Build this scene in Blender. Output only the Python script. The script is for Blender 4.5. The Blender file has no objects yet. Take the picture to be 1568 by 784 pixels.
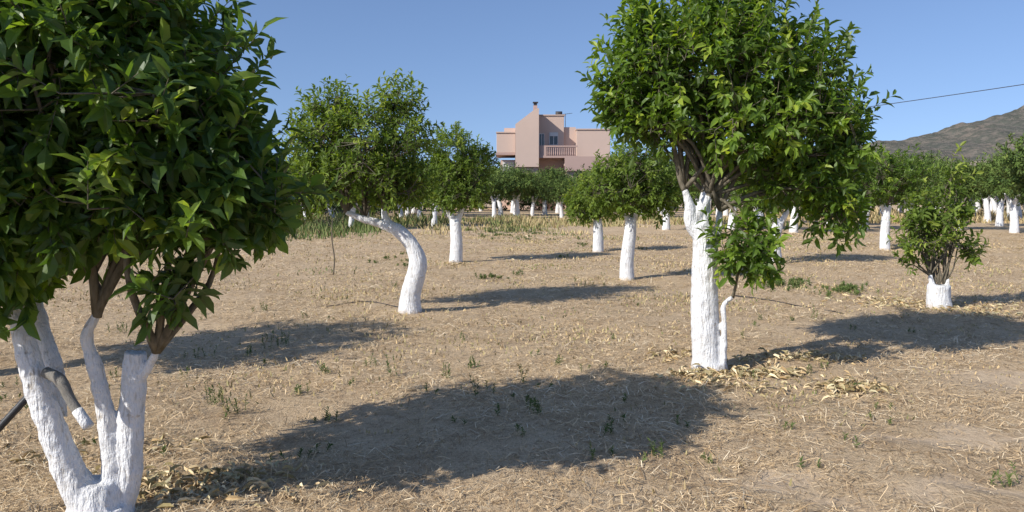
import bpy, math, numpy as np
from mathutils import Vector
RS=np.random.RandomState
F=1184.0; HORI=295.0; CAMH=1.6
TH=math.atan((392-HORI)/F)
def ray(px,py):
    u=(px-784)/F; v=(392-py)/F
    return np.array([u, math.cos(TH)+v*math.sin(TH), -math.sin(TH)+v*math.cos(TH)])
def W(px,py,d):
    r=ray(px,py); r=r*(d/r[1]); return np.array([r[0],r[1],CAMH+r[2]])
def G(px,py):
    r=ray(px,py); t=CAMH/(-r[2]); return np.array([r[0]*t,r[1]*t,0.0])
def hgt(x,y):
    f=1/(1+(np.abs(x)/60)**2+(np.abs(y)/60)**2)
    return f*0.018*(np.sin(1.3*x+.5)*np.cos(1.1*y)+.6*np.sin(2.9*x+1.7*y)+.8*np.sin(.5*x-.9*y)+.35*np.sin(7*x-5*y)+.35*np.sin(5.3*x+8.1*y))
def nrm(a): return a/np.maximum(np.linalg.norm(a,axis=-1,keepdims=True),1e-9)

# ---------------- scene helpers
scene=bpy.context.scene
def link(o,parent=None):
    scene.collection.objects.link(o)
    if parent is not None: o.parent=parent
    return o
def empty(name,loc=(0,0,0),rot=0):
    e=bpy.data.objects.new(name,None); e.location=loc; e.rotation_euler=(0,0,rot); e.empty_display_size=.3
    return link(e)
def mk_mesh(name,v,t,mat=None,tint=None,smooth=False):
    v=np.ascontiguousarray(v,dtype=np.float32); t=np.ascontiguousarray(t,dtype=np.int32)
    m=bpy.data.meshes.new(name); m.vertices.add(len(v)); m.vertices.foreach_set('co',v.ravel())
    m.loops.add(t.size); m.loops.foreach_set('vertex_index',t.ravel())
    k=t.shape[1]
    m.polygons.add(len(t)); m.polygons.foreach_set('loop_start',np.arange(0,t.size,k,dtype=np.int32))
    try: m.polygons.foreach_set('loop_total',np.full(len(t),k,dtype=np.int32))
    except Exception: pass
    if tint is not None:
        a=m.attributes.new('tint','FLOAT','POINT'); a.data.foreach_set('value',np.ascontiguousarray(tint,dtype=np.float32))
    m.polygons.foreach_set('use_smooth',np.full(len(t),smooth,dtype=bool))
    m.update(calc_edges=True); m.validate()
    if mat: m.materials.append(mat)
    return m
def obj(name,mesh,parent=None,loc=(0,0,0)):
    o=bpy.data.objects.new(name,mesh); o.location=loc; return link(o,parent)

# ---------------- materials
class NT:
    def __init__(s,name):
        s.m=bpy.data.materials.new(name); s.m.use_nodes=True; s.t=s.m.node_tree; s.t.nodes.clear()
        s.out=s.n('ShaderNodeOutputMaterial')
    def n(s,typ): return s.t.nodes.new(typ)
    def l(s,a,b): s.t.links.new(a,b)
    def inp(s,nd,k,v):
        if isinstance(v,bpy.types.NodeSocket): s.l(v,nd.inputs[k])
        else: nd.inputs[k].default_value=v
    def noise(s,vec,scale,detail=4,rough=.55,dist=0):
        n=s.n('ShaderNodeTexNoise'); s.l(vec,n.inputs['Vector']); n.inputs['Scale'].default_value=scale
        n.inputs['Detail'].default_value=detail; n.inputs['Roughness'].default_value=rough; n.inputs['Distortion'].default_value=dist
        return n.outputs['Fac']
    def map(s,vec,scale=(1,1,1),rot=(0,0,0),loc=(0,0,0)):
        n=s.n('ShaderNodeMapping'); s.l(vec,n.inputs['Vector']); n.inputs['Scale'].default_value=scale; n.inputs['Rotation'].default_value=rot; n.inputs['Location'].default_value=loc
        return n.outputs['Vector']
    def ramp(s,fac,stops):
        n=s.n('ShaderNodeValToRGB'); s.l(fac,n.inputs['Fac']); e=n.color_ramp
        while len(e.elements)<len(stops): e.elements.new(.5)
        for el,(p,c) in zip(e.elements,stops):
            el.position=p; el.color=(c[0],c[1],c[2],1) if not isinstance(c,(int,float)) else (c,c,c,1)
        return n.outputs['Color']
    def mix(s,fac,a,b,mode='MIX'):
        n=s.n('ShaderNodeMix'); n.data_type='RGBA'; n.blend_type=mode
        for k,v in ((0,fac),(6,a),(7,b)):
            if isinstance(v,bpy.types.NodeSocket): s.l(v,n.inputs[k])
            elif k==0: n.inputs[0].default_value=v
            else: n.inputs[k].default_value=(*v,1)
        return n.outputs[2]
    def math(s,op,a,b=0.0):
        n=s.n('ShaderNodeMath'); n.operation=op; s.inp(n,0,a); s.inp(n,1,b); return n.outputs[0]
    def coord(s,k='Object'): return s.n('ShaderNodeTexCoord').outputs[k]
    def bump(s,h,strength=.5,dist=.02):
        n=s.n('ShaderNodeBump'); s.l(h,n.inputs['Height']); n.inputs['Strength'].default_value=strength; n.inputs['Distance'].default_value=dist; return n.outputs['Normal']
    def attr(s,name):
        n=s.n('ShaderNodeAttribute'); n.attribute_name=name; return n.outputs['Fac']
    def bsdf(s,col,rough=.8,normal=None,spec=.3,finish=True):
        b=s.n('ShaderNodeBsdfPrincipled')
        if isinstance(col,bpy.types.NodeSocket): s.l(col,b.inputs['Base Color'])
        else: b.inputs['Base Color'].default_value=(*col,1)
        s.inp(b,'Roughness',rough); b.inputs['Specular IOR Level'].default_value=spec
        if normal is not None: s.l(normal,b.inputs['Normal'])
        if finish: s.l(b.outputs[0],s.out.inputs['Surface'])
        return b
def leaf_mat(name,stops,trans=.28,rough=.36,spec=.5):
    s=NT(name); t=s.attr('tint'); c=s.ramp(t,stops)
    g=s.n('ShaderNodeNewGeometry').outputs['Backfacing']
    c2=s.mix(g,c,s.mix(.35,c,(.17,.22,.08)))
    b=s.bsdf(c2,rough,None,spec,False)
    if trans<=0:
        s.l(b.outputs[0],s.out.inputs['Surface']); return s.m
    tr=s.n('ShaderNodeBsdfTranslucent'); cc=s.mix(1.0,c,(2.6,2.6,.9),'MULTIPLY'); s.l(cc,tr.inputs['Color'])
    mx=s.n('ShaderNodeMixShader'); mx.inputs[0].default_value=trans
    s.l(b.outputs[0],mx.inputs[1]); s.l(tr.outputs[0],mx.inputs[2]); s.l(mx.outputs[0],s.out.inputs['Surface'])
    return s.m
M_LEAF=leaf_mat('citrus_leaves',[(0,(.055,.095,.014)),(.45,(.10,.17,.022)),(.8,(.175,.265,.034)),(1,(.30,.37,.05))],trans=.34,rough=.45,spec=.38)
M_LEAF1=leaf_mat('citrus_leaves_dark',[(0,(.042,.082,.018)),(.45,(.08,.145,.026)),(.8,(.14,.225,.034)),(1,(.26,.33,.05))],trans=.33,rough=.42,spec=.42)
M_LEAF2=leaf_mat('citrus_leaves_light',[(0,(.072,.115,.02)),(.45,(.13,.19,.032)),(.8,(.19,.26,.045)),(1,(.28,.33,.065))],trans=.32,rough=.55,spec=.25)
M_GEN=leaf_mat('orchard_leaves',[(0,(.055,.092,.022)),(.45,(.095,.15,.032)),(.8,(.15,.21,.045)),(1,(.22,.28,.065))],trans=0,rough=.6,spec=.2)
M_FAR=leaf_mat('distant_leaves',[(0,(.042,.068,.026)),(.5,(.074,.105,.038)),(1,(.125,.155,.055))],trans=0,rough=.7,spec=.15)
M_GRASS=leaf_mat('grass_blades',[(0,(.07,.125,.03)),(.4,(.14,.18,.055)),(.6,(.36,.29,.14)),(1,(.62,.47,.26))],trans=0,rough=.7,spec=.15)
M_STRAW=leaf_mat('dry_straw',[(0,(.25,.155,.08)),(.35,(.50,.345,.185)),(.7,(.76,.57,.34)),(1,(.90,.76,.53))],trans=0,rough=.7,spec=.2)
M_DEAD=leaf_mat('dead_leaves',[(0,(.38,.26,.13)),(.5,(.64,.49,.28)),(1,(.84,.71,.47))],trans=0,rough=.6,spec=.2)

def m_white():
    s=NT('whitewash'); o=s.coord()
    n1=s.noise(o,5,5,.6); n2=s.noise(s.map(o,(30,30,5)),1.6,4,.6); n3=s.noise(o,60,3,.6)
    c=s.ramp(n1,[(.25,(.68,.67,.65)),(.5,(.82,.82,.82)),(1,(.86,.86,.87))])
    spot=s.ramp(s.noise(o,16,3,.6),[(.64,0.0),(.70,1.0)])
    c=s.mix(s.math('MULTIPLY',spot,.6),c,(.42,.35,.27))
    crack=s.ramp(n2,[(.34,1.0),(.42,0.0)])
    c=s.mix(s.math('MULTIPLY',crack,.55),c,(.48,.43,.36))
    zz=s.n('ShaderNodeSeparateXYZ'); s.l(o,zz.inputs[0])
    dirt=s.ramp(s.math('ADD',zz.outputs[2],s.math('MULTIPLY',s.noise(o,22,4,.6),.12)),[(.05,.75),(.13,0.0)])
    c=s.mix(dirt,c,(.5,.38,.25))
    h=s.math('ADD',s.math('ADD',s.math('MULTIPLY',n2,1.5),s.math('MULTIPLY',n3,.4)),n1)
    s.bsdf(c,.85,s.bump(h,1.0,.018),.2); return s.m
M_WHITE=m_white()
def m_bark():
    s=NT('bark'); o=s.coord(); n=s.noise(s.map(o,(20,20,5)),2,5,.6)
    c=s.ramp(n,[(.3,(.085,.072,.05)),(.7,(.22,.19,.14))]); s.bsdf(c,.85,s.bump(n,.8,.01),.2); return s.m
M_BARK=m_bark()
def simple(name,col,rough=.7,var=.15,scale=3,bump=0,spec=.3,metal=0):
    s=NT(name); o=s.coord(); n=s.noise(o,scale,5,.6)
    c=s.mix(n,tuple(x*(1-var) for x in col),tuple(min(1,x*(1+var)) for x in col))
    b=s.bsdf(c,rough,s.bump(s.noise(o,scale*15,3),bump,.01) if bump else None,spec); b.inputs['Metallic'].default_value=metal
    return s.m
def m_ground():
    s=NT('dry_mown_field'); o=s.coord()
    big=s.noise(o,.35,4,.6); mid=s.noise(o,1.7,5,.62,.4); fine=s.noise(o,16,6,.7); vf=s.noise(o,70,4,.7)
    f1=s.noise(s.map(o,(22,190,1),(0,0,.5)),1,3,.65); f2=s.noise(s.map(o,(190,24,1),(0,0,.3)),1,3,.65); f3=s.noise(s.map(o,(130,18,1),(0,0,-.9)),1,3,.65)
    fib=s.math('MAXIMUM',s.math('MAXIMUM',f1,f2),f3)
    base=s.ramp(mid,[(.3,(.42,.28,.16)),(.5,(.60,.435,.265)),(.72,(.72,.54,.345))])
    base=s.mix(s.ramp(big,[(.35,0.0),(.65,.55)]),base,(.70,.525,.335))
    base=s.mix(s.ramp(fine,[(.36,.65),(.5,0.0)]),base,(.27,.17,.095))
    base=s.mix(s.ramp(fib,[(.52,0.0),(.72,.8)]),base,(.84,.68,.45))
    base=s.mix(s.ramp(vf,[(.33,.65),(.47,0.0)]),base,(.19,.12,.07))
    gr=s.math('MULTIPLY',s.ramp(s.noise(o,.55,5,.7),[(.58,0.0),(.72,1.0)]),s.ramp(s.noise(o,9,4,.7),[(.48,0.0),(.62,.45)]))
    base=s.mix(gr,base,(.26,.27,.10))
    tot=None
    wob=s.n('ShaderNodeTexNoise'); s.l(o,wob.inputs['Vector']); wob.inputs['Scale'].default_value=2.2; wob.inputs['Detail'].default_value=5
    wv=s.n('ShaderNodeVectorMath'); wv.operation='MULTIPLY_ADD'; s.l(wob.outputs['Color'],wv.inputs[0]); wv.inputs[1].default_value=(1.3,1.3,0); s.l(o,wv.inputs[2])
    for (x,y,rx,ry) in BARE:
        mp=s.n('ShaderNodeMapping'); s.l(wv.outputs[0],mp.inputs['Vector']); mp.inputs['Location'].default_value=(-(x+.65)/rx,-(y+.65)/ry,0); mp.inputs['Scale'].default_value=(1/rx,1/ry,0)
        ln=s.n('ShaderNodeVectorMath'); ln.operation='LENGTH'; s.l(mp.outputs[0],ln.inputs[0])
        k=s.ramp(ln.outputs['Value'],[(.4,1.0),(1.0,0.0)])
        tot=k if tot is None else s.math('MAXIMUM',tot,k)
    soil=s.ramp(s.noise(o,7,6,.7),[(.3,(.49,.37,.25)),(.7,(.62,.485,.34))])
    base=s.mix(s.math('MULTIPLY',tot,.7),base,soil)
    h=s.math('ADD',s.math('MULTIPLY',fine,1.4),s.math('ADD',s.math('MULTIPLY',vf,.6),s.math('MULTIPLY',fib,.9)))
    h=s.math('MULTIPLY',h,s.math('SUBTRACT',1.0,s.math('MULTIPLY',tot,.6)))
    s.bsdf(base,.95,s.bump(h,.8,.026),.1); return s.m
BARE=[(*G(1200,742)[:2],.34,.24),(*G(1550,580)[:2],.9,.55),(*G(1470,665)[:2],1.0,.28),(*G(1500,760)[:2],.5,.25)]
M_GROUND=m_ground()
def bare_mask(x,y):
    b=np.zeros_like(x)
    for (cx,cy,rx,ry) in BARE: b=np.maximum(b,1-np.clip(np.sqrt(((x-cx)/rx)**2+((y-cy)/ry)**2)-.3,0,1))
    return b

# ---------------- ground
gx=2*np.sinh(np.linspace(-7,7,421)); gy=4+2*np.sinh(np.linspace(-5,7,421))
X,Y=np.meshgrid(gx,gy); Z=hgt(X,Y)
V=np.stack([X,Y,Z],-1).reshape(-1,3); nx=len(gx); ii=np.arange(len(gy)-1)[:,None]*nx+np.arange(nx-1)[None]
ii=ii.ravel(); Q=np.stack([ii,ii+1,ii+nx+1,ii+nx],1)
obj('ground',mk_mesh('ground',V,Q,M_GROUND,smooth=True))

# ---------------- leaf machinery
def leaves(P,D,N,L,Wd,hi=True,curl=1.0):
    D=nrm(D); S=nrm(np.cross(N,D)); N=np.cross(D,S)
    if hi:
        T=np.array([[0,0,0],[.32,-.46,.10],[.34,0,0],[.32,.46,.10],[.70,-.40,.02],[.70,0,-.08],[.70,.40,.02],[1,0,-.22]])
        F_=np.array([[0,1,2],[0,2,3],[1,4,5],[1,5,2],[2,5,6],[2,6,3],[4,7,5],[5,7,6]])
    else:
        T=np.array([[0,0,0],[.5,-.5,0],[1,0,-.15],[.5,.5,0]]); F_=np.array([[0,1,2],[0,2,3]])
    n=len(P); L=L[:,None,None]; Wd=Wd[:,None,None]
    v=P[:,None,:]+D[:,None,:]*T[None,:,0:1]*L+S[:,None,:]*T[None,:,1:2]*Wd+N[:,None,:]*T[None,:,2:3]*L*curl
    f=F_[None]+np.arange(n)[:,None,None]*len(T)
    return v.reshape(-1,3),f.reshape(-1,3),len(T)
def shoots(P,A,L,k,leaf,rng,hi=True,ang=58,tint=None,wr=.42,droop=.25):
    n=len(P); A=nrm(A)
    ref=nrm(rng.normal(size=(n,3))); U=nrm(np.cross(A,ref)); Vv=np.cross(A,U)
    t=(np.arange(k)[None]+rng.rand(n,k))/k
    az=np.arange(k)[None]*2.4+rng.rand(n,1)*6.28+rng.normal(size=(n,k))*.3
    an=np.radians(ang*(1.1-.5*t)+rng.normal(size=(n,k))*12)
    per=U[:,None]*np.cos(az)[...,None]+Vv[:,None]*np.sin(az)[...,None]
    D=A[:,None]*np.cos(an)[...,None]+per*np.sin(an)[...,None]
    D[...,2]-=droop*rng.rand(n,k); D=nrm(D)
    Nn=A[:,None]*.8+np.array([0,0,.6])+rng.normal(size=(n,k,3))*.3
    Pt=P[:,None]+A[:,None]*(t*L[:,None])[...,None]
    ll=leaf*(.6+.65*rng.rand(n,k))
    v,f,m=leaves(Pt.reshape(-1,3),D.reshape(-1,3),Nn.reshape(-1,3),ll.ravel(),ll.ravel()*wr,hi)
    ti=(tint[:,None]+rng.normal(size=(n,k))*.13).clip(0,1).ravel()
    return v,f,np.repeat(ti,m)
def prisms(A,B,ra,rb):
    n=len(A); d=nrm(B-A); u=nrm(np.cross(d,np.array([.3,.5,.81]))); w=np.cross(d,u)
    vs=[]
    for (P,r) in ((A,ra),(B,rb)):
        for k in range(3):
            a=k*2.0944; vs.append(P+(u*math.cos(a)+w*math.sin(a))*r)
    v=np.stack(vs,1).reshape(-1,3)
    f=[]
    for k in range(3):
        j=(k+1)%3; f+= [[k,j,3+j],[k,3+j,3+k]]
    f=(np.array(f)[None]+np.arange(n)[:,None,None]*6).reshape(-1,3)
    return v,f
def crown_pts(lobes,n,rng,gap=.25,deep=.55,spike=.07):
    lobes=np.array(lobes,float); w=(lobes[:,3]*lobes[:,4]+lobes[:,4]*lobes[:,5]+lobes[:,3]*lobes[:,5]); w/=w.sum()
    out=[];dirs=[];dep=[]
    ph=rng.rand(12)*6.28; need=n; fr=rng.uniform(2.5,4.5,size=(4,3))
    rad=lobes[:,3:6].mean()
    while need>0:
        m=need*4+50
        li=rng.choice(len(lobes),m,p=w); d=nrm(rng.normal(size=(m,3)))
        u=rng.rand(m); r=1-deep*u**1.6
        bump=1+.15*np.sin(d@fr[0]*1.6+ph[0]+li)+.14*np.sin(d@fr[1]*2.2+ph[1]+2*li)+.10*np.sin(d@(fr[2]-3.5)*4+ph[2])+.06*rng.normal(size=m)
        sp=(rng.rand(m)<spike)&(d[:,2]>-.3); bump=np.where(sp,bump+.08+.2*rng.rand(m),bump)
        c=lobes[li]; P=c[:,:3]+d*c[:,3:6]*(r*bump)[:,None]
        q=np.linalg.norm((P[:,None]-lobes[None,:,:3])/lobes[None,:,3:6],axis=-1).min(1)
        ok=q>(1-deep)*.95
        s=2.9/rad
        g=np.sin(P@(fr[3]*s*.55)+ph[3])+np.sin(P@(fr[1][::-1]*s*.6)+ph[4])+np.sin(P@(fr[2]*np.array([1,-1,1])*s*.7)+ph[5])
        ok&=(g>-3+gap*6*rng.rand(m)**.6)|(rng.rand(m)<.06)
        P=P[ok];d=d[ok];r=r[ok]
        out.append(P[:need]);dirs.append(d[:need]);dep.append(r[:need]); need-=len(P[:need])
    return np.concatenate(out),np.concatenate(dirs),np.concatenate(dep)
def crown_mesh(name,lobes,n,leaf,k,seed,hi=True,mat=None,gap=.25,deep=.55,young=.12,sl=.2,up=.35,spike=.07):
    rng=RS(seed); P,d,r=crown_pts(lobes,n,rng,gap,deep,spike)
    A=d*.75+np.array([0,0,up])+rng.normal(size=(n,3))*.42
    low=d[:,2]<-.25; A[low,2]-=.5
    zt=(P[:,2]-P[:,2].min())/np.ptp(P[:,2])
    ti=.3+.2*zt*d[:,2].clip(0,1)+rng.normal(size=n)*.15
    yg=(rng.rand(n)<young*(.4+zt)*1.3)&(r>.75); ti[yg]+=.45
    L=sl*(.6+.8*rng.rand(n))
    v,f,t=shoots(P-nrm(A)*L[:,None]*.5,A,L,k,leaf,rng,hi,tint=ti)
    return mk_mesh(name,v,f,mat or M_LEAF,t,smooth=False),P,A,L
def spline(pts,rad,sub):
    pts=np.array(pts,float); rad=np.array(rad,float); n=len(pts); o=[];ro=[]
    pp=np.vstack([2*pts[0]-pts[1],pts,2*pts[-1]-pts[-2]])
    for i in range(n-1):
        p0,p1,p2,p3=pp[i:i+4]
        for s in range(sub):
            t=s/sub
            o.append(.5*((2*p1)+(-p0+p2)*t+(2*p0-5*p1+4*p2-p3)*t*t+(-p0+3*p1-3*p2+p3)*t**3)); ro.append(rad[i]*(1-t)+rad[i+1]*t)
    o.append(pts[-1]);ro.append(rad[-1]); return np.array(o),np.array(ro)
def tube(pts,rad,seg=10,sub=4):
    p,r=spline(pts,rad,sub); n=len(p)
    T=nrm(np.gradient(p,axis=0)); u=np.cross(T[0],[.3,.9,.2]); u/=np.linalg.norm(u); vs=[]
    a=np.arange(seg)*2*math.pi/seg
    for i in range(n):
        u=u-T[i]*(u@T[i]); u/=np.linalg.norm(u); w=np.cross(T[i],u)
        vs.append(p[i]+(np.cos(a)*r[i])[:,None]*u+(np.sin(a)*r[i])[:,None]*w)
    v=np.vstack(vs+[p[:1],p[-1:]]); f=[]
    for i in range(n-1):
        for k in range(seg):
            j=(k+1)%seg; A,B,C,D=i*seg+k,i*seg+j,(i+1)*seg+j,(i+1)*seg+k; f+=[[A,B,C],[A,C,D]]
    for k in range(seg):
        j=(k+1)%seg; f.append([n*seg,j,k]); f.append([n*seg+1,(n-1)*seg+k,(n-1)*seg+j])
    return v,np.array(f)
def cat(parts):
    vs=[];fs=[];o=0
    for v,f in parts: vs.append(v);fs.append(f+o);o+=len(v)
    return np.vstack(vs),np.vstack(fs)
CL=bpy.data.textures.new('trunk_lumps','CLOUDS'); CL.noise_scale=.07; CL.noise_depth=3
def trunk_obj(strokes,parent,base,voxel=.012,lump=.016,rs=1.0):
    v,f=cat([tube(np.array(p)-base,np.array(r)*rs,14,5) for p,r in strokes])
    o=obj('trunk',mk_mesh('trunk',v,f,M_WHITE,smooth=True),parent)
    m=o.modifiers.new('r','REMESH'); m.mode='VOXEL'; m.voxel_size=voxel; m.use_smooth_shade=True
    m=o.modifiers.new('s','SMOOTH'); m.iterations=2; m.factor=.5
    m=o.modifiers.new('d','DISPLACE'); m.texture=CL; m.strength=lump; m.mid_level=.55
    return o
def limbs_obj(starts,P,A,L,nl,parent,base,seed,r0=.022):
    rng=RS(seed); starts=[np.array(s)-base for s in starts]; parts=[]
    idx=rng.choice(len(P),nl,replace=False); ends=P[idx]; mids=[]
    for e in ends:
        s=starts[np.argmin([np.linalg.norm(e-q)*(.7+.6*rng.rand()) for q in starts])]
        dv=e-s; m1=s+dv*.35+np.array([0,0,.12*np.linalg.norm(dv)])+rng.normal(size=3)*.05*np.linalg.norm(dv); m2=s+dv*.7+rng.normal(size=3)*.05*np.linalg.norm(dv)+np.array([0,0,.06])
        parts.append(tube([s,m1,m2,e],[r0,r0*.7,r0*.4,.004],6,4)); mids+= [m1,m2,(m1+m2)/2,(m2+e)/2,e]
    mids=np.array(mids)
    B=P+nrm(A)*L[:,None]*.4; S0=P-nrm(A)*L[:,None]*.5
    dd=np.linalg.norm(S0[:,None]-mids[None],axis=-1); j=dd.argmin(1)
    Q0=mids[j]; ok=dd.min(1)<.6
    parts.append(prisms(S0,B,.0035,.0015)); parts.append(prisms(Q0[ok],S0[ok],.006,.0035))
    v,f=cat(parts); return obj('branches',mk_mesh('branches',v,f,M_BARK,smooth=True),parent)
def lobes_px(l,d,base,rs=1.0):
    o=[]
    for (px,py,dd,rx,ry,rd) in l:
        c=W(px,py,d+dd)-base; s=(d+dd)/F; o.append((c[0],c[1],c[2],rx*s*rs,rd*rs,ry*s*rs))
    return o
def tree(base,strokes,lobes,n,leaf,k,seed,starts,nl,voxel=.012,lump=.016,mat=None,gap=.25,young=.12,sl=.2,r0=.022,deep=.55,up=.35,spike=.07,rs=1.0):
    base=np.array(base); e=empty('orange_tree',tuple(base))
    trunk_obj(strokes,e,base,voxel,lump,rs)
    m,P,A,L=crown_mesh('foliage',lobes,n,leaf,k,seed,True,mat,gap,deep,young=young,sl=sl,up=up,spike=spike)
    obj('foliage',m,e); limbs_obj(starts,P,A,L,nl,e,base,seed+5,r0)
    return e

# ================= T1 (left foreground)
d=3.6; b1=W(155,830,d); b1[2]=0
def w(px,py,dd=0,D=None): return W(px,py,(D or d)+dd)
st=[([b1+[0,0,-.1],b1+[0,0,.04],w(150,780),w(150,735)],[.2,.175,.16,.10]),
    ([w(150,790,-.02),w(110,730,-.04),w(78,650,-.06),w(50,570,-.06),w(33,505,-.05),w(15,440,0)],[.11,.08,.068,.062,.05,.04]),
    ([w(88,640,.05),w(84,570,.1),w(66,510,.14),w(55,455,.18)],[.05,.05,.042,.032]),
    ([w(165,800,0),w(172,730,.02),w(165,655,.03),w(150,580,.02),w(133,520,0),w(148,480,0)],[.09,.055,.047,.043,.033,.024]),
    ([w(165,800,.03),w(195,735,.05),w(200,660,.06),w(205,590,.06),w(208,538,.06)],[.1,.072,.07,.066,.058]),
    ([w(208,590,.06),w(228,560,.04),w(240,538,.02)],[.03,.026,.018])]
lob=[(80,100,0,225,175,.85),(250,185,0,115,120,.6),(180,50,.1,135,100,.6),(370,295,0,95,50,.4),(60,295,0,165,105,.65),
     (200,295,-.1,125,68,.45),(-110,230,0,190,210,.85),(262,435,-.15,32,50,.14),(25,400,-.1,60,62,.25),(320,340,-.15,78,42,.3),(345,215,0,50,45,.35)]
LB=lobes_px(lob,d,b1,.95)
e=tree(b1,st,LB,1650,.112,12,11,[w(15,440,0),w(55,455,.18),w(148,480,0),w(240,538,.02),w(140,420,0)],34,gap=.5,sl=.22,voxel=.009,young=.22,mat=M_LEAF1,rs=.9,lump=.018,spike=.12)
v,f=cat([tube(np.array([w(148,485,0),w(155,455,0),w(142,425,0),w(138,370,0),w(160,300,0)])-b1,[.022,.021,.02,.018,.014],10,4),
         tube(np.array([w(240,540,.02),w(246,510,0),w(240,470,-.05),w(255,420,-.1)])-b1,[.015,.012,.010,.008],8,4),
         tube(np.array([w(15,445,0),w(5,400,.05),w(-20,320,.1)])-b1,[.035,.03,.025],10,4),
         tube(np.array([w(56,460,.18),w(50,420,.18),w(70,330,.15)])-b1,[.028,.025,.02],10,4)])
obj('limbs',mk_mesh('limbs',v,f,M_BARK,smooth=True),e)
M_STUB=simple('weathered_bark',(.26,.24,.21),.9,.5,14,.8)
v,f=tube(np.array([w(70,570,-.1),w(92,582,-.13),w(108,612,-.15),w(126,640,-.17)])-b1,[.026,.027,.022,.022],12,4); obj('sawn_branch',mk_mesh('sawn_branch',v,f,M_STUB,smooth=True),e)
v,f=tube(np.array([w(118,628,-.162),w(136,654,-.18)])-b1,[.024,.025],12,3); obj('sawn_branch_tip',mk_mesh('sawn_branch_tip',v,f,M_WHITE,smooth=True),e)
M_PIPE=simple('black_pipe',(.03,.03,.032),.5,.2,5,.2,.4)
pa=w(68,580,.12); pb=w(-10,665,.02); dv=pb-pa; pend=pa+dv*(pa[2]/-dv[2]*1.0)
v,f=tube([pa,pb,pend],[.017,.017,.017],12,2); obj('support_pipe',mk_mesh('support_pipe',v,f,M_PIPE,smooth=True))

# ================= T2 (right foreground)
b2=G(1085,566); d=b2[1]
st=[([b2+[0,0,-.1],b2+[0,0,.02],w(1083,545),w(1079,480),w(1079,410),w(1080,370),w(1070,342)],[.2,.185,.145,.135,.125,.12,.10]),
    ([w(1075,365),w(1058,340),w(1056,315,-.02),w(1048,290,-.03)],[.08,.07,.05,.028]),
    ([w(1075,360),w(1078,320,.02),w(1080,283,.03)],[.08,.062,.036]),
    ([w(1085,385),w(1100,350,.05),w(1102,320,.08)],[.07,.04,.025]),
    ([w(1060,345),w(1078,312,-.03),w(1084,300,-.03)],[.05,.05,.035]),
    ([w(1100,572,-.08),w(1108,545,-.1),w(1109,500,-.1),w(1108,468,-.1),w(1122,455,-.1)],[.06,.032,.027,.027,.02]),
    ([w(1068,575,-.1),w(1070,550,-.05)],[.08,.04])]
lob=[(1085,105,0,110,90,.8),(995,115,.1,68,72,.5),(1195,120,0,90,82,.65),(1238,208,0,78,70,.6),(1145,195,-.1,108,58,.7),
     (1280,318,-.1,40,40,.35),(1110,10,0,85,35,.45),(1005,190,0,48,38,.45),(1148,378,-.3,50,45,.26),(1215,280,0,62,40,.42),(948,160,0,28,38,.25),(1292,222,0,36,42,.3),(985,45,0,30,48,.25)]
e=tree(b2,st,lobes_px(lob,d,b2),1650,.1,11,22,[w(1048,290),w(1080,283),w(1102,320),w(1084,300)],40,gap=.58,sl=.24,young=.28,voxel=.012,rs=.93,up=.55,spike=.13)
v,f=cat([tube(np.array([w(1048,292,-.03),w(1040,270),w(1030,220),w(1000,150)])-b2,[.025,.022,.017,.01],8,4),
 tube(np.array([w(1080,285,.03),w(1076,250),w(1095,190),w(1090,110)])-b2,[.032,.03,.024,.012],8,4),
 tube(np.array([w(1084,302,-.03),w(1110,270),w(1150,220),w(1200,150)])-b2,[.03,.026,.02,.01],8,4),
 tube(np.array([w(1122,455,-.1),w(1126,440,-.15),w(1135,400,-.25),w(1150,370,-.3)])-b2,[.016,.012,.009,.006],8,4),
 tube(np.array([w(1102,322,.08),w(1130,310),w(1200,290),w(1270,300)])-b2,[.024,.02,.014,.008],8,4)])
obj('limbs',mk_mesh('limbs',v,f,M_BARK,smooth=True),e)

# ================= T3 (leaning)
b3=G(628,479); d=b3[1]
st=[([b3+[0,0,-.1],b3+[0,0,.02],w(629,450),w(640,405),w(630,375),w(608,352),w(590,345)],[.19,.165,.135,.125,.10,.09,.07]),
    ([w(612,355),w(580,342),w(555,335,-.05),w(530,325,-.1)],[.075,.06,.05,.035]),
    ([w(600,350),w(592,335),w(588,322)],[.06,.045,.035])]
lob=[(560,205,0,85,58,.75),(500,205,0,48,48,.5),(612,240,0,44,52,.5),(560,272,0,90,36,.7),(480,265,0,42,45,.4),(608,155,0,32,34,.3),(505,158,0,36,24,.3),(625,285,0,36,32,.4),(455,200,0,18,30,.2),(460,310,0,20,28,.2)]
tree(b3,st,lobes_px(lob,d,b3),1100,.085,11,33,[w(530,325,-.1),w(588,322),w(560,330)],30,mat=M_LEAF2,gap=.62,sl=.28,young=.25,voxel=.02,up=.6,spike=.16)
# ================= T4
b4=G(698,402); d=b4[1]
st=[([b4+[0,0,-.1],b4+[0,0,.02],w(699,370),w(697,340)],[.18,.16,.14,.13]),
    ([w(697,345),w(688,325),w(676,308)],[.10,.07,.04]),([w(698,345),w(706,325),w(712,312)],[.09,.06,.04])]
lob=[(690,232,0,38,40,.65),(688,280,0,45,34,.65),(728,262,0,26,42,.5),(700,300,0,45,22,.6)]
tree(b4,st,lobes_px(lob,d,b4),750,.1,10,44,[w(676,308),w(712,312)],16,mat=M_LEAF2,gap=.52,voxel=.025,spike=.12)
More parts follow.
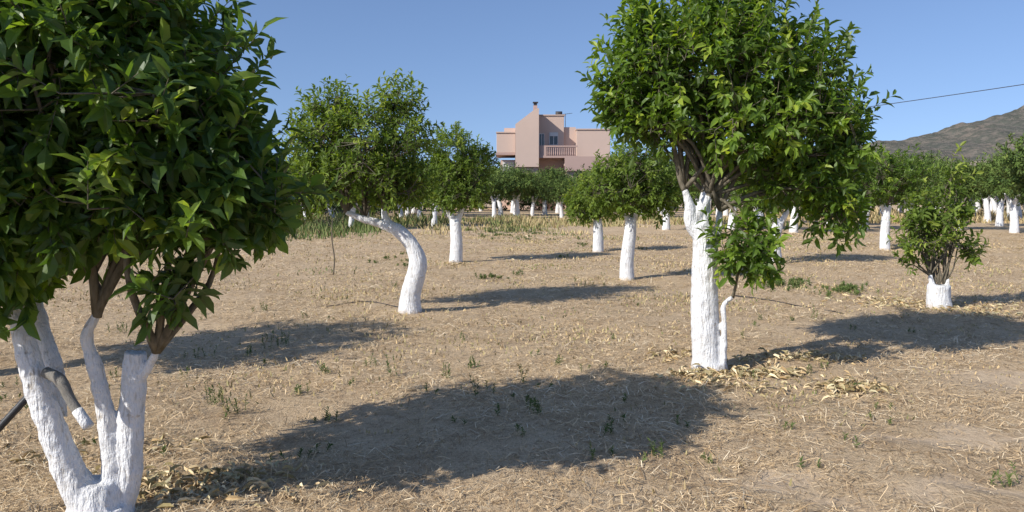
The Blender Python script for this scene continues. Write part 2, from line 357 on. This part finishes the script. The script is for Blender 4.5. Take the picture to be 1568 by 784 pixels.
# ================= T5
b5=G(960,429); d=b5[1]
st=[([b5+[0,0,-.1],b5+[0,0,.02],w(960,400),w(965,355),w(966,335)],[.16,.14,.125,.115,.10]),
    ([w(966,345),w(975,320),w(972,300)],[.08,.05,.03]),([w(966,345),w(955,322),w(948,305)],[.07,.05,.03])]
lob=[(965,262,0,50,38,.7),(935,295,0,40,30,.5),(1002,290,0,46,38,.6),(965,310,0,42,20,.5)]
tree(b5,st,lobes_px(lob,d,b5),750,.095,10,55,[w(972,300),w(948,305)],16,mat=M_LEAF2,gap=.52,voxel=.02,spike=.12)
# ================= T6
b6=G(916,386); d=b6[1]
st=[([b6+[0,0,-.1],b6+[0,0,.02],w(916,360),w(915,335)],[.18,.155,.14,.12])]
lob=[(912,300,0,32,34,.65),(890,315,0,24,24,.4),(935,310,0,24,28,.4)]
tree(b6,st,lobes_px(lob,d,b6),600,.1,10,66,[w(915,338)],12,mat=M_LEAF2,gap=.4,voxel=.03,young=.5)
# ================= T7
b7=G(1188,404); d=b7[1]
st=[([b7+[0,0,-.1],b7+[0,0,.02],w(1186,370),w(1192,340)],[.17,.15,.13,.12]),([w(1192,345),w(1180,325),w(1172,305)],[.08,.06,.04]),([w(1192,345),w(1205,325),w(1212,310)],[.08,.06,.04])]
lob=[(1190,265,0,55,42,.8),(1160,295,0,42,28,.6),(1225,293,0,42,30,.6)]
tree(b7,st,lobes_px(lob,d,b7),700,.1,10,77,[w(1172,305),w(1212,310)],14,gap=.45,voxel=.03)
# ================= T9
b9=G(1355,382); d=b9[1]
st=[([b9+[0,0,-.1],b9+[0,0,.02],w(1355,355),w(1357,330),w(1358,315)],[.17,.15,.13,.12,.11]),([w(1357,330),w(1350,312),w(1345,300)],[.08,.06,.04])]
lob=[(1350,265,0,48,38,.8),(1325,288,0,35,28,.6),(1388,282,0,36,30,.6)]
tree(b9,st,lobes_px(lob,d,b9),700,.105,10,99,[w(1358,315),w(1345,300)],14,gap=.45,voxel=.03)
# ================= T10 young sapling-like tree, right
b10=G(1438,472); d=b10[1]
st=[([b10+[0,0,-.1],b10+[0,0,.02],w(1437,455),w(1438,436)],[.19,.17,.155,.15]),([w(1430,450),w(1424,420)],[.05,.03]),([w(1446,450),w(1452,426)],[.05,.025])]
lob=[(1456,275,0,18,38,.18),(1430,320,0,32,36,.32),(1408,360,0,36,28,.3),(1480,385,0,24,24,.2),(1442,365,0,34,24,.28),(1476,318,0,20,32,.2),(1396,325,0,18,24,.18),(1395,395,0,18,16,.15)]
tree(b10,st,lobes_px(lob,d,b10),215,.1,10,101,[w(1424,422),w(1450,428),w(1438,436),w(1432,438),w(1445,436)],34,gap=.5,voxel=.02,young=.5,r0=.014,deep=.85,up=.8,mat=M_LEAF2,spike=.15,sl=.24)

# ================= generic trees (shared meshes)
VAR=[]
for i in range(4):
    rng=RS(200+i); lb=[(0,0,2.0,.85,.85,.75)]
    for k in range(6):
        a=k*1.05+rng.rand(); r=.55+.25*rng.rand(); lb.append((r*math.cos(a),r*math.sin(a),1.5+.85*rng.rand(),.55+.2*rng.rand(),.55,.48))
    m,P,A,L=crown_mesh('foliage_v%d'%i,lb,600,.13,10,300+i,False,M_GEN,.4,.5,young=.2,sl=.24,spike=.12)
    lean=rng.normal(size=2)*.1; z=np.array
    top=z([lean[0],lean[1],1.0]); parts=[tube([z([0,0,-.1]),z([0,0,.02]),z([lean[0]*.2,lean[1]*.2,.45]),top],[.19,.16,.13,.12],10,3)]
    br=[]
    for k in range(3):
        a=k*2.1+rng.rand(); e_=top+[.32*math.cos(a),.32*math.sin(a),.42]; parts.append(tube([top-[0,0,.1],top+[.14*math.cos(a),.14*math.sin(a),.14],e_],[.09,.07,.045],8,3))
        for q in range(3):
            br.append(tube([e_-[0,0,.03],e_+(P[rng.randint(len(P))]-e_)*.8],[.035,.01],5,2))
    tv,tf=cat(parts); bv,bf=cat(br)
    VAR.append((m,mk_mesh('trunk_v%d'%i,tv,tf,M_WHITE,smooth=True),mk_mesh('branches_v%d'%i,bv,bf,M_BARK,smooth=True)))
def gen(x,y,i,rot,sc,parent=None,name='orange_tree'):
    if parent is None:
        e=empty(name,(x,y,0),rot); e.scale=(sc,)*3
        for m,n in zip(VAR[i],('foliage','trunk','branches')): obj(n,m,e)
    else:
        for m,n in zip(VAR[i],('foliage','trunk','branches')):
            o=obj(n,m,parent,(x,y,0)); o.rotation_euler=(0,0,rot); o.scale=(sc,)*3
rng=RS(7)
gen(-5.15,6.45,0,1.0,.98)
mid=[(1322,352),(1215,356),(1395,343),(1468,352),(1553,357),(1512,340),(1268,345),(757,335),(815,331),(860,334),(788,331),(588,347),(538,352),(665,347),(642,340),(1020,352),(1075,345),(1120,352),(1165,342),(905,336),(470,345),(430,352),(1600,372),(1440,338),(1350,336),(1240,336),(1530,347),(1490,336),(1420,334),(1300,338),(1560,338),(1380,335),(510,343),(562,340),(615,340),(450,338)]
for j,(px,py) in enumerate(mid):
    g=G(px,py); gen(g[0],g[1],j%4,rng.rand()*6.28,(.98 if px<1000 else 1.14)*(.92+.16*rng.rand()))
for (x,y) in [(12.5,8.5),(13.5,14.5),(-11,-3),(-5,-4.5),(6,-3),(17,20),(-16,18),(-13,26)]:
    gen(x,y,rng.randint(4),rng.rand()*6.28,1.0)
far=empty('distant_orchard')
for row,y0 in enumerate([50,55,60,66]):
    for x in np.arange(-55,90,4.0):
        if 68<y0+4 and -3<x<12: continue
        if rng.rand()<.06: continue
        gen(x+rng.normal()*.6+row*1.3,y0+rng.normal()*.7,rng.randint(4),rng.rand()*6.28,1.08+.25*rng.rand()+(.15 if x<-8 or x>14 else 0),far)
def mass(name,spec,seed,mat,leaf):
    rng=RS(seed); Vs=[];Fs=[];Ts=[];o=0
    for (x,y,h,rw,n) in spec:
        lb=[(x,y,h*.5,rw,rw,h*.48)]+[(x+rng.normal()*rw*.5,y+rng.normal()*rw*.5,h*(.35+.4*rng.rand()),rw*.55,rw*.55,h*.25) for _ in range(4)]
        P,dd,r=crown_pts(lb,n,rng,.25,.4)
        P=P[P[:,2]>0.05]; dd=dd[:len(P)]; m_=len(P)
        v,f,t=shoots(P,dd+np.array([0,0,.3])+rng.normal(size=P.shape)*.5,np.full(m_,leaf),7,leaf,rng,False,tint=.4+rng.normal()*.12+rng.normal(size=m_)*.15,wr=.6)
        Vs.append(v);Fs.append(f+o);Ts.append(t);o+=len(v)
    obj(name,mk_mesh(name,np.vstack(Vs),np.vstack(Fs),mat,np.concatenate(Ts)))
sp=[]
for x in np.arange(-130,190,4.2):
    y=100+rng.rand()*30; sp.append((x+rng.normal()*1.5,y,4.5+rng.rand()*2.6,3+rng.rand()*1.2,170))
for x in np.arange(-170,330,7):
    y=190+rng.rand()*50; sp.append((x+rng.normal()*2,y,7+rng.rand()*4.5,6+rng.rand()*2,130))
mass('distant_tree_line',sp,91,M_FAR,.6)
sp=[(-4.2,80,5.6,2.2,500),(-3.0,84,6.6,1.7,400),(-8,82,4.6,2.4,400),(13.5,78,5.4,2.4,400),(16.5,80,6.2,2.6,400),(21,82,4.9,2.6,400),(-23,40,3.6,2.6,500),(-13,66,4.4,2.4,400),(-17,60,4.4,2.4,400)]
for i,q in enumerate(sp): mass('garden_tree',[q],120+i,M_FAR,.3)
mass('hedge',[(x,47+rng.normal()*.5,2.3+.5*rng.rand(),1.5,220) for x in np.arange(-24,-7,1.6)],77,M_FAR,.22)
mass('hedge',[(x,69.5+rng.normal()*.3,2.9+.9*rng.rand(),1.6,170) for x in np.arange(-34,62,1.9)],78,M_FAR,.28)

# ================= straw, litter, weeds, grass
rng=RS(5)
n=330000
dd=2.3+(30-2.3)*rng.rand(n)**1.45; xx=(rng.rand(n)*2-1)*(dd*.76+1.0)
keep=(rng.rand(n)>bare_mask(xx,dd)*.8)
cl=np.sin(xx*1.9+np.sin(dd*1.3)*1.2)+np.sin(dd*2.3+xx*.8)+.6*np.sin(xx*5.1-dd*4.3)+.5*np.sin(xx*11+dd*3)+.5*np.sin(dd*13-xx*5); keep&=(cl>-2.6+3.2*rng.rand(n))
xx=xx[keep];dd=dd[keep];cl=cl[keep];n=len(xx)
L=(.025+.15*rng.rand(n)**2.2)*(1+.02*dd); wd=(.0007+.0014*rng.rand(n)**1.5)*(1+.08*dd)
az=rng.rand(n)*6.28; el=np.abs(rng.normal(size=n))*.2
D=np.stack([np.cos(az)*np.cos(el),np.sin(az)*np.cos(el),np.sin(el)],1); S=np.stack([-np.sin(az),np.cos(az),rng.normal(size=n)*.3],1)
P0=np.stack([xx,dd,hgt(xx,dd)+.002+.018*rng.rand(n)],1); bend=S*(L*.18*rng.normal(size=n))[:,None]
P1=P0+D*(L*.5)[:,None]+bend+np.array([0,0,.004]); P2=P0+D*L[:,None]; P2[:,2]-=L*.12
v=np.stack([P0-S*wd[:,None],P0+S*wd[:,None],P1-S*wd[:,None],P1+S*wd[:,None],P2],1).reshape(-1,3)
f=(np.array([[0,2,3],[0,3,1],[2,4,3]])[None]+np.arange(n)[:,None,None]*5).reshape(-1,3)
ti=np.repeat((.48+.06*cl+.27*rng.normal(size=n)).clip(0,1),5)
obj('dry_straw',mk_mesh('dry_straw',v,f,M_STRAW,ti))

def litter(patches,name,seed,leaf=.085):
    rng=RS(seed); Ps=[]
    for (px,py,rx,ry,n) in patches:
        g=G(px,py); Ps.append(np.stack([g[0]+rng.normal(size=n)*rx,g[1]+rng.normal(size=n)*ry,np.abs(rng.normal(size=n))*.025],1))
    P=np.vstack(Ps); P[:,2]+=hgt(P[:,0],P[:,1])+.004; n=len(P)
    a=rng.rand(n)*6.28; D=np.stack([np.cos(a),np.sin(a),rng.normal(size=n)*.35],1); N=np.array([0,0,1.])+rng.normal(size=(n,3))*.6
    l=leaf*(.6+.6*rng.rand(n)); v,f,m=leaves(P,D,N,l,l*.3,True,1.8)
    obj(name,mk_mesh(name,v,f,M_DEAD,np.repeat(rng.rand(n),m)))
litter([(1065,580,.12,.09,130),(1160,575,.22,.1,230),(1300,597,.16,.12,210),(1215,553,.3,.1,190),(1130,600,.3,.15,70),(1030,545,.15,.15,70),(1400,468,.6,.3,240),(1510,478,.5,.35,220),(1360,460,.4,.3,90)],'dry_leaf_litter',1)
litter([(250,752,.18,.1,150),(360,738,.14,.08,110),(310,765,.3,.12,90),(235,690,.12,.1,40),(100,700,.3,.2,50),(700,405,.3,.3,40),(800,400,.5,.3,20)],'dry_leaf_litter',2)

def weeds(name,spec,seed,mat,leafs=.03,tint0=.3):
    rng=RS(seed); Vs=[];Fs=[];Ts=[];o=0
    for (px,py,h,ns,sp) in spec:
        g=G(px,py); P=np.stack([g[0]+rng.normal(size=ns)*sp,g[1]+rng.normal(size=ns)*sp,np.zeros(ns)],1); P[:,2]=hgt(P[:,0],P[:,1])
        A=np.array([0,0,1.])+rng.normal(size=(ns,3))*.22; L=h*(.5+.6*rng.rand(ns))
        v,f,t=shoots(P,A,L,14,leafs,rng,True,ang=48,tint=tint0+rng.rand(ns)*.25,wr=.28,droop=.1); Vs.append(v);Fs.append(f+o);Ts.append(t);o+=len(v)
        v,f=prisms(P,P+nrm(A)*L[:,None],.002,.001); Vs.append(v);Fs.append(f+o);Ts.append(np.full(len(v),.35));o+=len(v)
    obj(name,mk_mesh(name,np.vstack(Vs),np.vstack(Fs),mat,np.concatenate(Ts)))
ws=[(330,615,.22,8,.04),(352,630,.14,6,.04),(600,575,.22,4,.03),(565,560,.12,3,.03),(495,570,.12,5,.05),(730,610,.22,3,.02),(723,560,.1,7,.04),(752,602,.14,2,.03),(800,590,.16,3,.02),(820,640,.13,5,.03),(1005,700,.11,5,.04),(1246,488,.24,3,.02),(680,580,.13,4,.03),(428,530,.15,9,.08),(300,545,.12,5,.07),(1550,745,.1,5,.05),(190,510,.14,6,.1),(500,640,.07,4,.05),(395,480,.1,6,.1),(460,600,.08,4,.04),(905,440,.12,5,.06),(605,440,.1,4,.05),(850,560,.08,4,.03)]
for _ in range(80): ws.append((rng.rand()*1400,420+rng.rand()*300,.03+.06*rng.rand(),2,.04))
weeds('weeds',ws,3,M_GRASS,.03,.06)
gp=[]
for (px,py,sx,sy,k) in [(1195,437,20,3,16),(1300,446,16,3,14),(775,356,40,5,55),(470,352,30,10,40),(1215,432,12,3,5),(600,400,15,5,6),(765,425,25,3,5),(900,380,40,6,8)]:
    for _ in range(k): gp.append((px+rng.normal()*sx,py+rng.normal()*sy,.04+.04*rng.rand(),5,.09))
weeds('green_weed_patch',gp,4,M_GRASS,.055,.08)

def blades(name,spec,seed):
    rng=RS(seed); Pa=[];Hh=[];Tt=[]
    for (x0,x1,y0,y1,n,h,t) in spec:
        nc=max(6,n//55); cx=rng.uniform(x0,x1,nc); cy=rng.uniform(y0,y1,nc); ch=.3+1.0*rng.rand(nc); ct=rng.normal(size=nc)*.2; j=rng.randint(nc,size=n)
        sg=.3+.008*cy[j]
        P=np.stack([cx[j]+rng.normal(size=n)*sg,cy[j]+rng.normal(size=n)*sg,np.zeros(n)],1); Pa.append(P); Hh.append(h*ch[j]*(.5+.6*rng.rand(n))); Tt.append((t+ct[j]+rng.normal(size=n)*.12).clip(0,1))
    P=np.vstack(Pa);H=np.concatenate(Hh);T=np.concatenate(Tt);n=len(P)
    a=rng.rand(n)*6.28; S=np.stack([np.cos(a),np.sin(a),a*0],1)*(.004+.0006*P[:,1:2]); le=rng.normal(size=(n,3))*.3; le[:,2]=1
    M=P+nrm(le)*(H*.6)[:,None]; T2=M+nrm(le*np.array([2,2,1]))*(H*.45)[:,None]
    v=np.stack([P-S,P+S,M-S*.7,M+S*.7,T2],1).reshape(-1,3); f=(np.array([[0,1,3],[0,3,2],[2,3,4]])[None]+np.arange(n)[:,None,None]*5).reshape(-1,3)
    obj(name,mk_mesh(name,v,f,M_GRASS,np.repeat(T,5)))
blades('tall_grass',[(-16,-6,27,40,7000,.5,.3),(-16,-4,34,46,5000,.55,.5),(-4,2,32,46,2500,.35,.6),(2,14,36,48,3500,.35,.8),(16,45,40,58,9000,.6,.9),(-30,-14,22,44,6000,.5,.45),(-3,8,24,33,700,.2,.7)],8)
blades('grass_stubble',[(-14,16,11,30,14000,.06,.85),(-9,12,4,14,9000,.045,.85)],9)

g=G(510,420); d=g[1]
v,f=cat([tube([g-[0,0,.05],w(512,395),w(508,365),w(509,335)],[.016,.014,.012,.008],8,4),tube([w(509,350),w(503,340),w(500,328)],[.008,.006,.004],6,3)]); obj('wooden_stake',mk_mesh('wooden_stake',v,f,M_BARK,smooth=True))
def hose(pl,r=.009):
    pts=[G(*p) for p in pl]
    for p in pts: p[2]=hgt(p[0],p[1])+.012
    v,f=tube(pts,[r]*len(pts),8,6); obj('irrigation_hose',mk_mesh('irrigation_hose',v,f,M_PIPE,smooth=True))
hose([(1125,452),(1170,457),(1225,466),(1290,478)]); hose([(500,470),(560,462),(610,472)],.006)

# ================= house
def box(name,x0,x1,y0,y1,z0,z1,mat,parent,bev=0):
    v=np.array([[x,y,z] for z in (z0,z1) for y in (y0,y1) for x in (x0,x1)]); q=np.array([[0,2,3,1],[4,5,7,6],[0,1,5,4],[2,6,7,3],[0,4,6,2],[1,3,7,5]])
    o=obj(name,mk_mesh(name,v,q,mat),parent)
    if bev: b=o.modifiers.new('b','BEVEL'); b.width=bev; b.segments=2
    return o
M_WALL=simple('peach_render',(.57,.43,.355),.9,.07,.6,.15); M_WALL2=simple('rose_render',(.45,.315,.27),.9,.08,.6,.15)
M_GLASS=simple('window_glass',(.04,.05,.06),.12,.2,1,0,.6); M_FR=simple('white_frame',(.6,.6,.59),.6,.04); M_DARK=simple('dark_metal',(.05,.045,.045),.5,.2)
H=empty('apartment_house',(0,0,0))
def poly(name,xz,y0,y1,mat,par):
    n=len(xz); v=np.array([[x,y0,z] for x,z in xz]+[[x,y1,z] for x,z in xz])
    m=bpy.data.meshes.new(name); m.from_pydata([tuple(a) for a in v],[],[tuple(range(n)),tuple(range(2*n-1,n-1,-1))]+[(i,i+n,(i+1)%n+n,(i+1)%n) for i in range(n)]); m.update(); m.materials.append(mat)
    return obj(name,m,par)
box('ground_floor',-1.1,9.5,75.2,86,0,4.75,M_WALL,H)
poly('stair_tower',[(.32,4.0),(2.5,4.0),(2.5,9.42),(2.1,9.3),(.32,7.95)],72.6,82,M_WALL,H)
box('tower_base',.3,2.45,73,82,0,3.99,M_WALL,H)
box('middle_block',2.503,5.0,75,84,4.76,8.95,M_WALL,H,.03); box('middle_coping',2.57,5.08,74.9,84.1,8.953,9.06,M_WALL,H)
box('link_block',5.003,6.15,75.4,84,4.76,7.9,M_WALL,H); 
box('right_block',6.153,9.35,74.2,84,4.76,7.55,M_WALL,H,.03); box('right_coping',6.1,9.42,74.1,84.1,7.553,7.66,M_WALL,H)
box('left_bay',-1.45,.317,73.4,80,5.35,7.2,M_WALL,H,.03); box('left_bay_coping',-1.5,.315,73.3,80.1,7.203,7.3,M_WALL,H)
box('left_bay_upper',-.75,.3,74.6,80,7.303,7.75,M_WALL,H)
box('left_bay_base',-1.52,.31,73.35,80,5.15,5.347,M_WALL2,H)
box('balcony_slab',2.51,6.15,72.9,75,4.85,5.05,M_WALL2,H)
box('balcony_parapet_left',2.51,3.2,72.95,73.1,5.053,6.0,M_WALL2,H)
for i in range(14):
    x=3.3+i*.2; v,f=tube([(x,73.02,5.05),(x,73.02,5.25),(x,73.02,5.5),(x,73.02,5.85)],[.04,.07,.045,.04],8,2); obj('baluster_%d'%i,mk_mesh('baluster',v,f,M_WALL2,smooth=True),H)
box('balcony_rail',3.2,6.15,72.93,73.13,5.86,6.0,M_WALL2,H)
box('lower_terrace_wall',4.9,9.9,72.2,72.45,3.6,4.95,M_WALL2,H); box('terrace_floor',4.9,9.9,72.46,75.1,4.1,4.3,M_WALL,H); box('terrace_base',5.1,9.7,72.6,75.1,0,4.09,M_WALL,H)
def win(x,z,wd,h,y,n=''):
    box('window_glass'+n,x-wd/2,x+wd/2,y-.02,y+.02,z-h/2,z+h/2,M_GLASS,H)
    for k,(a,b,c,e_) in enumerate([(x-wd/2-.06,x-wd/2-.002,z-h/2-.06,z+h/2+.06),(x+wd/2+.002,x+wd/2+.06,z-h/2-.06,z+h/2+.06),(x-wd/2,x+wd/2,z+h/2+.002,z+h/2+.06),(x-wd/2,x+wd/2,z-h/2-.06,z-h/2-.002),(x-.03,x+.03,z-h/2,z+h/2)]):
        box('window_frame%s_%d'%(n,k),a,b,y-.07,y+.01,c,e_,M_FR,H)
win(4.0,6.75,.75,1.1,74.98,'_a'); box('shutter',3.63,4.37,74.85,74.9,7.0,7.3,M_FR,H); win(2.85,6.4,.4,1.6,74.98,'_b')
box('white_shutters',-.9,.25,75.1,75.18,2.9,4.6,M_FR,H); win(1.3,2.2,.8,1.1,72.98,'_e')
for i in range(7): box('shutter_slat_%d'%i,-.88,.23,75.04,75.09,3.0+i*.22,3.12+i*.22,M_FR,H)
box('chimney',2.1,2.5,77,77.5,9.2,10.15,M_WALL2,H); box('chimney_cap',2.05,2.57,76.93,77.57,10.4,10.5,M_DARK,H); box('chimney_pot',2.14,2.46,77.04,77.46,10.153,10.38,M_DARK,H)
v,f=tube([(4.35,78,9.4),(5.0,78,9.4)],[.28,.28],14,2); obj('water_tank',mk_mesh('water_tank',v,f,M_DARK,smooth=True),H)
box('tank_stand',4.4,4.95,77.8,78.2,9.061,9.15,M_DARK,H)
v,f=cat([tube([(5.4,79,7.9),(5.4,79,9.55)],[.025,.025],6,2),tube([(4.9,79,9.45),(6.1,79,9.6)],[.02,.02],6,2)]+[tube([(5.0+i*.2,78.75,9.47+i*.025),(5.0+i*.2,79.25,9.47+i*.025)],[.012,.012],5,2) for i in range(5)])
obj('tv_antenna',mk_mesh('tv_antenna',v,f,M_DARK),H)
C=empty('tiled_roof_house',(-22.0,62,0),.15); M_TILE=simple('terracotta_tiles',(.42,.17,.10),.85,.25,4,.4); M_CR=simple('cream_render',(.6,.56,.48),.9,.06)
box('walls',-3.5,3.5,-3,3,0,3.2,M_CR,C)
v=np.array([[-4,-3.5,3.203],[4,-3.5,3.203],[4,3.5,3.203],[-4,3.5,3.203],[-1.6,0,4.7],[1.6,0,4.7]])
m=bpy.data.meshes.new('roof'); m.from_pydata([tuple(a) for a in v],[],[(0,1,5,4),(1,2,5),(2,3,4,5),(3,0,4),(3,2,1,0)]); m.materials.append(M_TILE); obj('roof',m,C)
for i,x in enumerate((-2,0.2,2.2)): box('window_%d'%i,x-.45,x+.45,-3.05,-2.99,1.2,2.3,M_GLASS,C); box('window_sill_%d'%i,x-.55,x+.55,-3.15,-3.003,1.08,1.19,M_FR,C)

pts=[]; A0=np.array([9.3,75,6.7]); B0=np.array([34.9,37.5,8.35])
for t in np.linspace(0,1,9): p=A0+(B0-A0)*t; p[2]-=1.05*t*(1-t); pts.append(p)
v,f=tube(pts,[.022]*9,6,4); obj('power_cable',mk_mesh('power_cable',v,f,M_DARK,smooth=True))
v,f=cat([tube([(34.9,37.5,-.2),(34.9,37.5,4),(34.9,37.5,8.8)],[.15,.13,.1],12,3),tube([(34.3,37.3,8.35),(35.5,37.7,8.35)],[.05,.05],8,2)]); obj('utility_pole',mk_mesh('utility_pole',v,f,M_BARK,smooth=True))

# ================= hill
hx=np.linspace(-200,1300,420); hy=np.linspace(330,1100,220); X,Y=np.meshgrid(hx,hy)
Z=90*np.exp(-((X-600)/330)**2)*np.exp(-((Y-690)/150)**2)
nz=sum(a*np.sin(X*fx+Y*fy+p)*np.cos(X*fy*1.3-Y*fx*.8+p*2) for a,fx,fy,p in [(1,.018,.011,.3),(.6,.043,.03,1.2),(.35,.09,.07,2.2),(.18,.2,.17,.7),(.12,.4,.33,.2)])
Z=Z*(1+.06*nz)+nz*1.4*np.clip(Z/30,0,1)
Z+=20*np.exp(-((X-340)/110)**2)*np.exp(-((Y-470)/55)**2)*(1+.1*nz)-1.5
V=np.stack([X,Y,Z],-1).reshape(-1,3); nx=len(hx); ii=(np.arange(len(hy)-1)[:,None]*nx+np.arange(nx-1)[None]).ravel(); Q=np.stack([ii,ii+1,ii+nx+1,ii+nx],1)
s=NT('scrub_hill'); o=s.coord(); n1=s.noise(o,.02,6,.65); n2=s.noise(o,.13,5,.75); n3=s.noise(s.map(o,(.006,.006,.09)),1,4,.6)
c=s.ramp(n1,[(.35,(.15,.14,.12)),(.65,(.235,.195,.155))]); c=s.mix(s.ramp(n2,[(.44,0.0),(.54,.75)]),c,(.09,.10,.08))
zz=s.n('ShaderNodeSeparateXYZ'); s.l(o,zz.inputs[0])
lowm=s.ramp(s.math('MULTIPLY',zz.outputs[2],.01),[(.22,1.0),(.40,0.0)])
c=s.mix(s.math('MULTIPLY',s.math('MULTIPLY',lowm,s.ramp(n3,[(.49,0.0),(.54,1.0)])),.85),c,(.45,.37,.27))
s.bsdf(c,.95,s.bump(n2,.8,5),.05)
obj('hill',mk_mesh('hill',V,Q,s.m,smooth=True))

# ================= light, sky, camera
AZ=math.radians(234.4); EL=math.radians(34)
sd=Vector((math.sin(AZ)*math.cos(EL),math.cos(AZ)*math.cos(EL),math.sin(EL)))
ld=bpy.data.lights.new('sun','SUN'); ld.energy=5.0; ld.angle=math.radians(.5); ld.color=(1,.955,.88)
lo=bpy.data.objects.new('sun',ld); lo.rotation_euler=sd.to_track_quat('Z','Y').to_euler(); lo.location=(-20,-15,20); link(lo)
wd_=bpy.data.worlds.new('World'); scene.world=wd_; wd_.use_nodes=True; nt=wd_.node_tree
sk=nt.nodes.new('ShaderNodeTexSky'); sk.sky_type='NISHITA'; sk.sun_disc=False; sk.sun_elevation=EL; sk.sun_rotation=AZ; sk.air_density=1.1; sk.dust_density=.4; sk.ozone_density=3.0
tc=nt.nodes.new('ShaderNodeTexCoord'); va=nt.nodes.new('ShaderNodeVectorMath'); va.operation='ADD'; va.inputs[1].default_value=(0,0,.13)
vn=nt.nodes.new('ShaderNodeVectorMath'); vn.operation='NORMALIZE'
nt.links.new(tc.outputs['Generated'],va.inputs[0]); nt.links.new(va.outputs[0],vn.inputs[0]); nt.links.new(vn.outputs[0],sk.inputs['Vector'])
mx=nt.nodes.new('ShaderNodeMix'); mx.data_type='RGBA'; mx.blend_type='MULTIPLY'; mx.inputs[0].default_value=1; mx.inputs[7].default_value=(.93,.93,1.04,1)
nt.links.new(sk.outputs[0],mx.inputs[6])
bg=nt.nodes['Background']; bg.inputs['Strength'].default_value=.145; nt.links.new(mx.outputs[2],bg.inputs['Color'])
scene.view_settings.view_transform='Standard'; scene.view_settings.look='None'; scene.view_settings.exposure=0
cd=bpy.data.cameras.new('camera'); cd.sensor_width=36; cd.lens=36*F/1568; cd.clip_end=4000; cd.clip_start=.05
co=bpy.data.objects.new('camera',cd); co.location=(0,0,CAMH); co.rotation_euler=(math.pi/2-TH,0,0); link(co); scene.camera=co
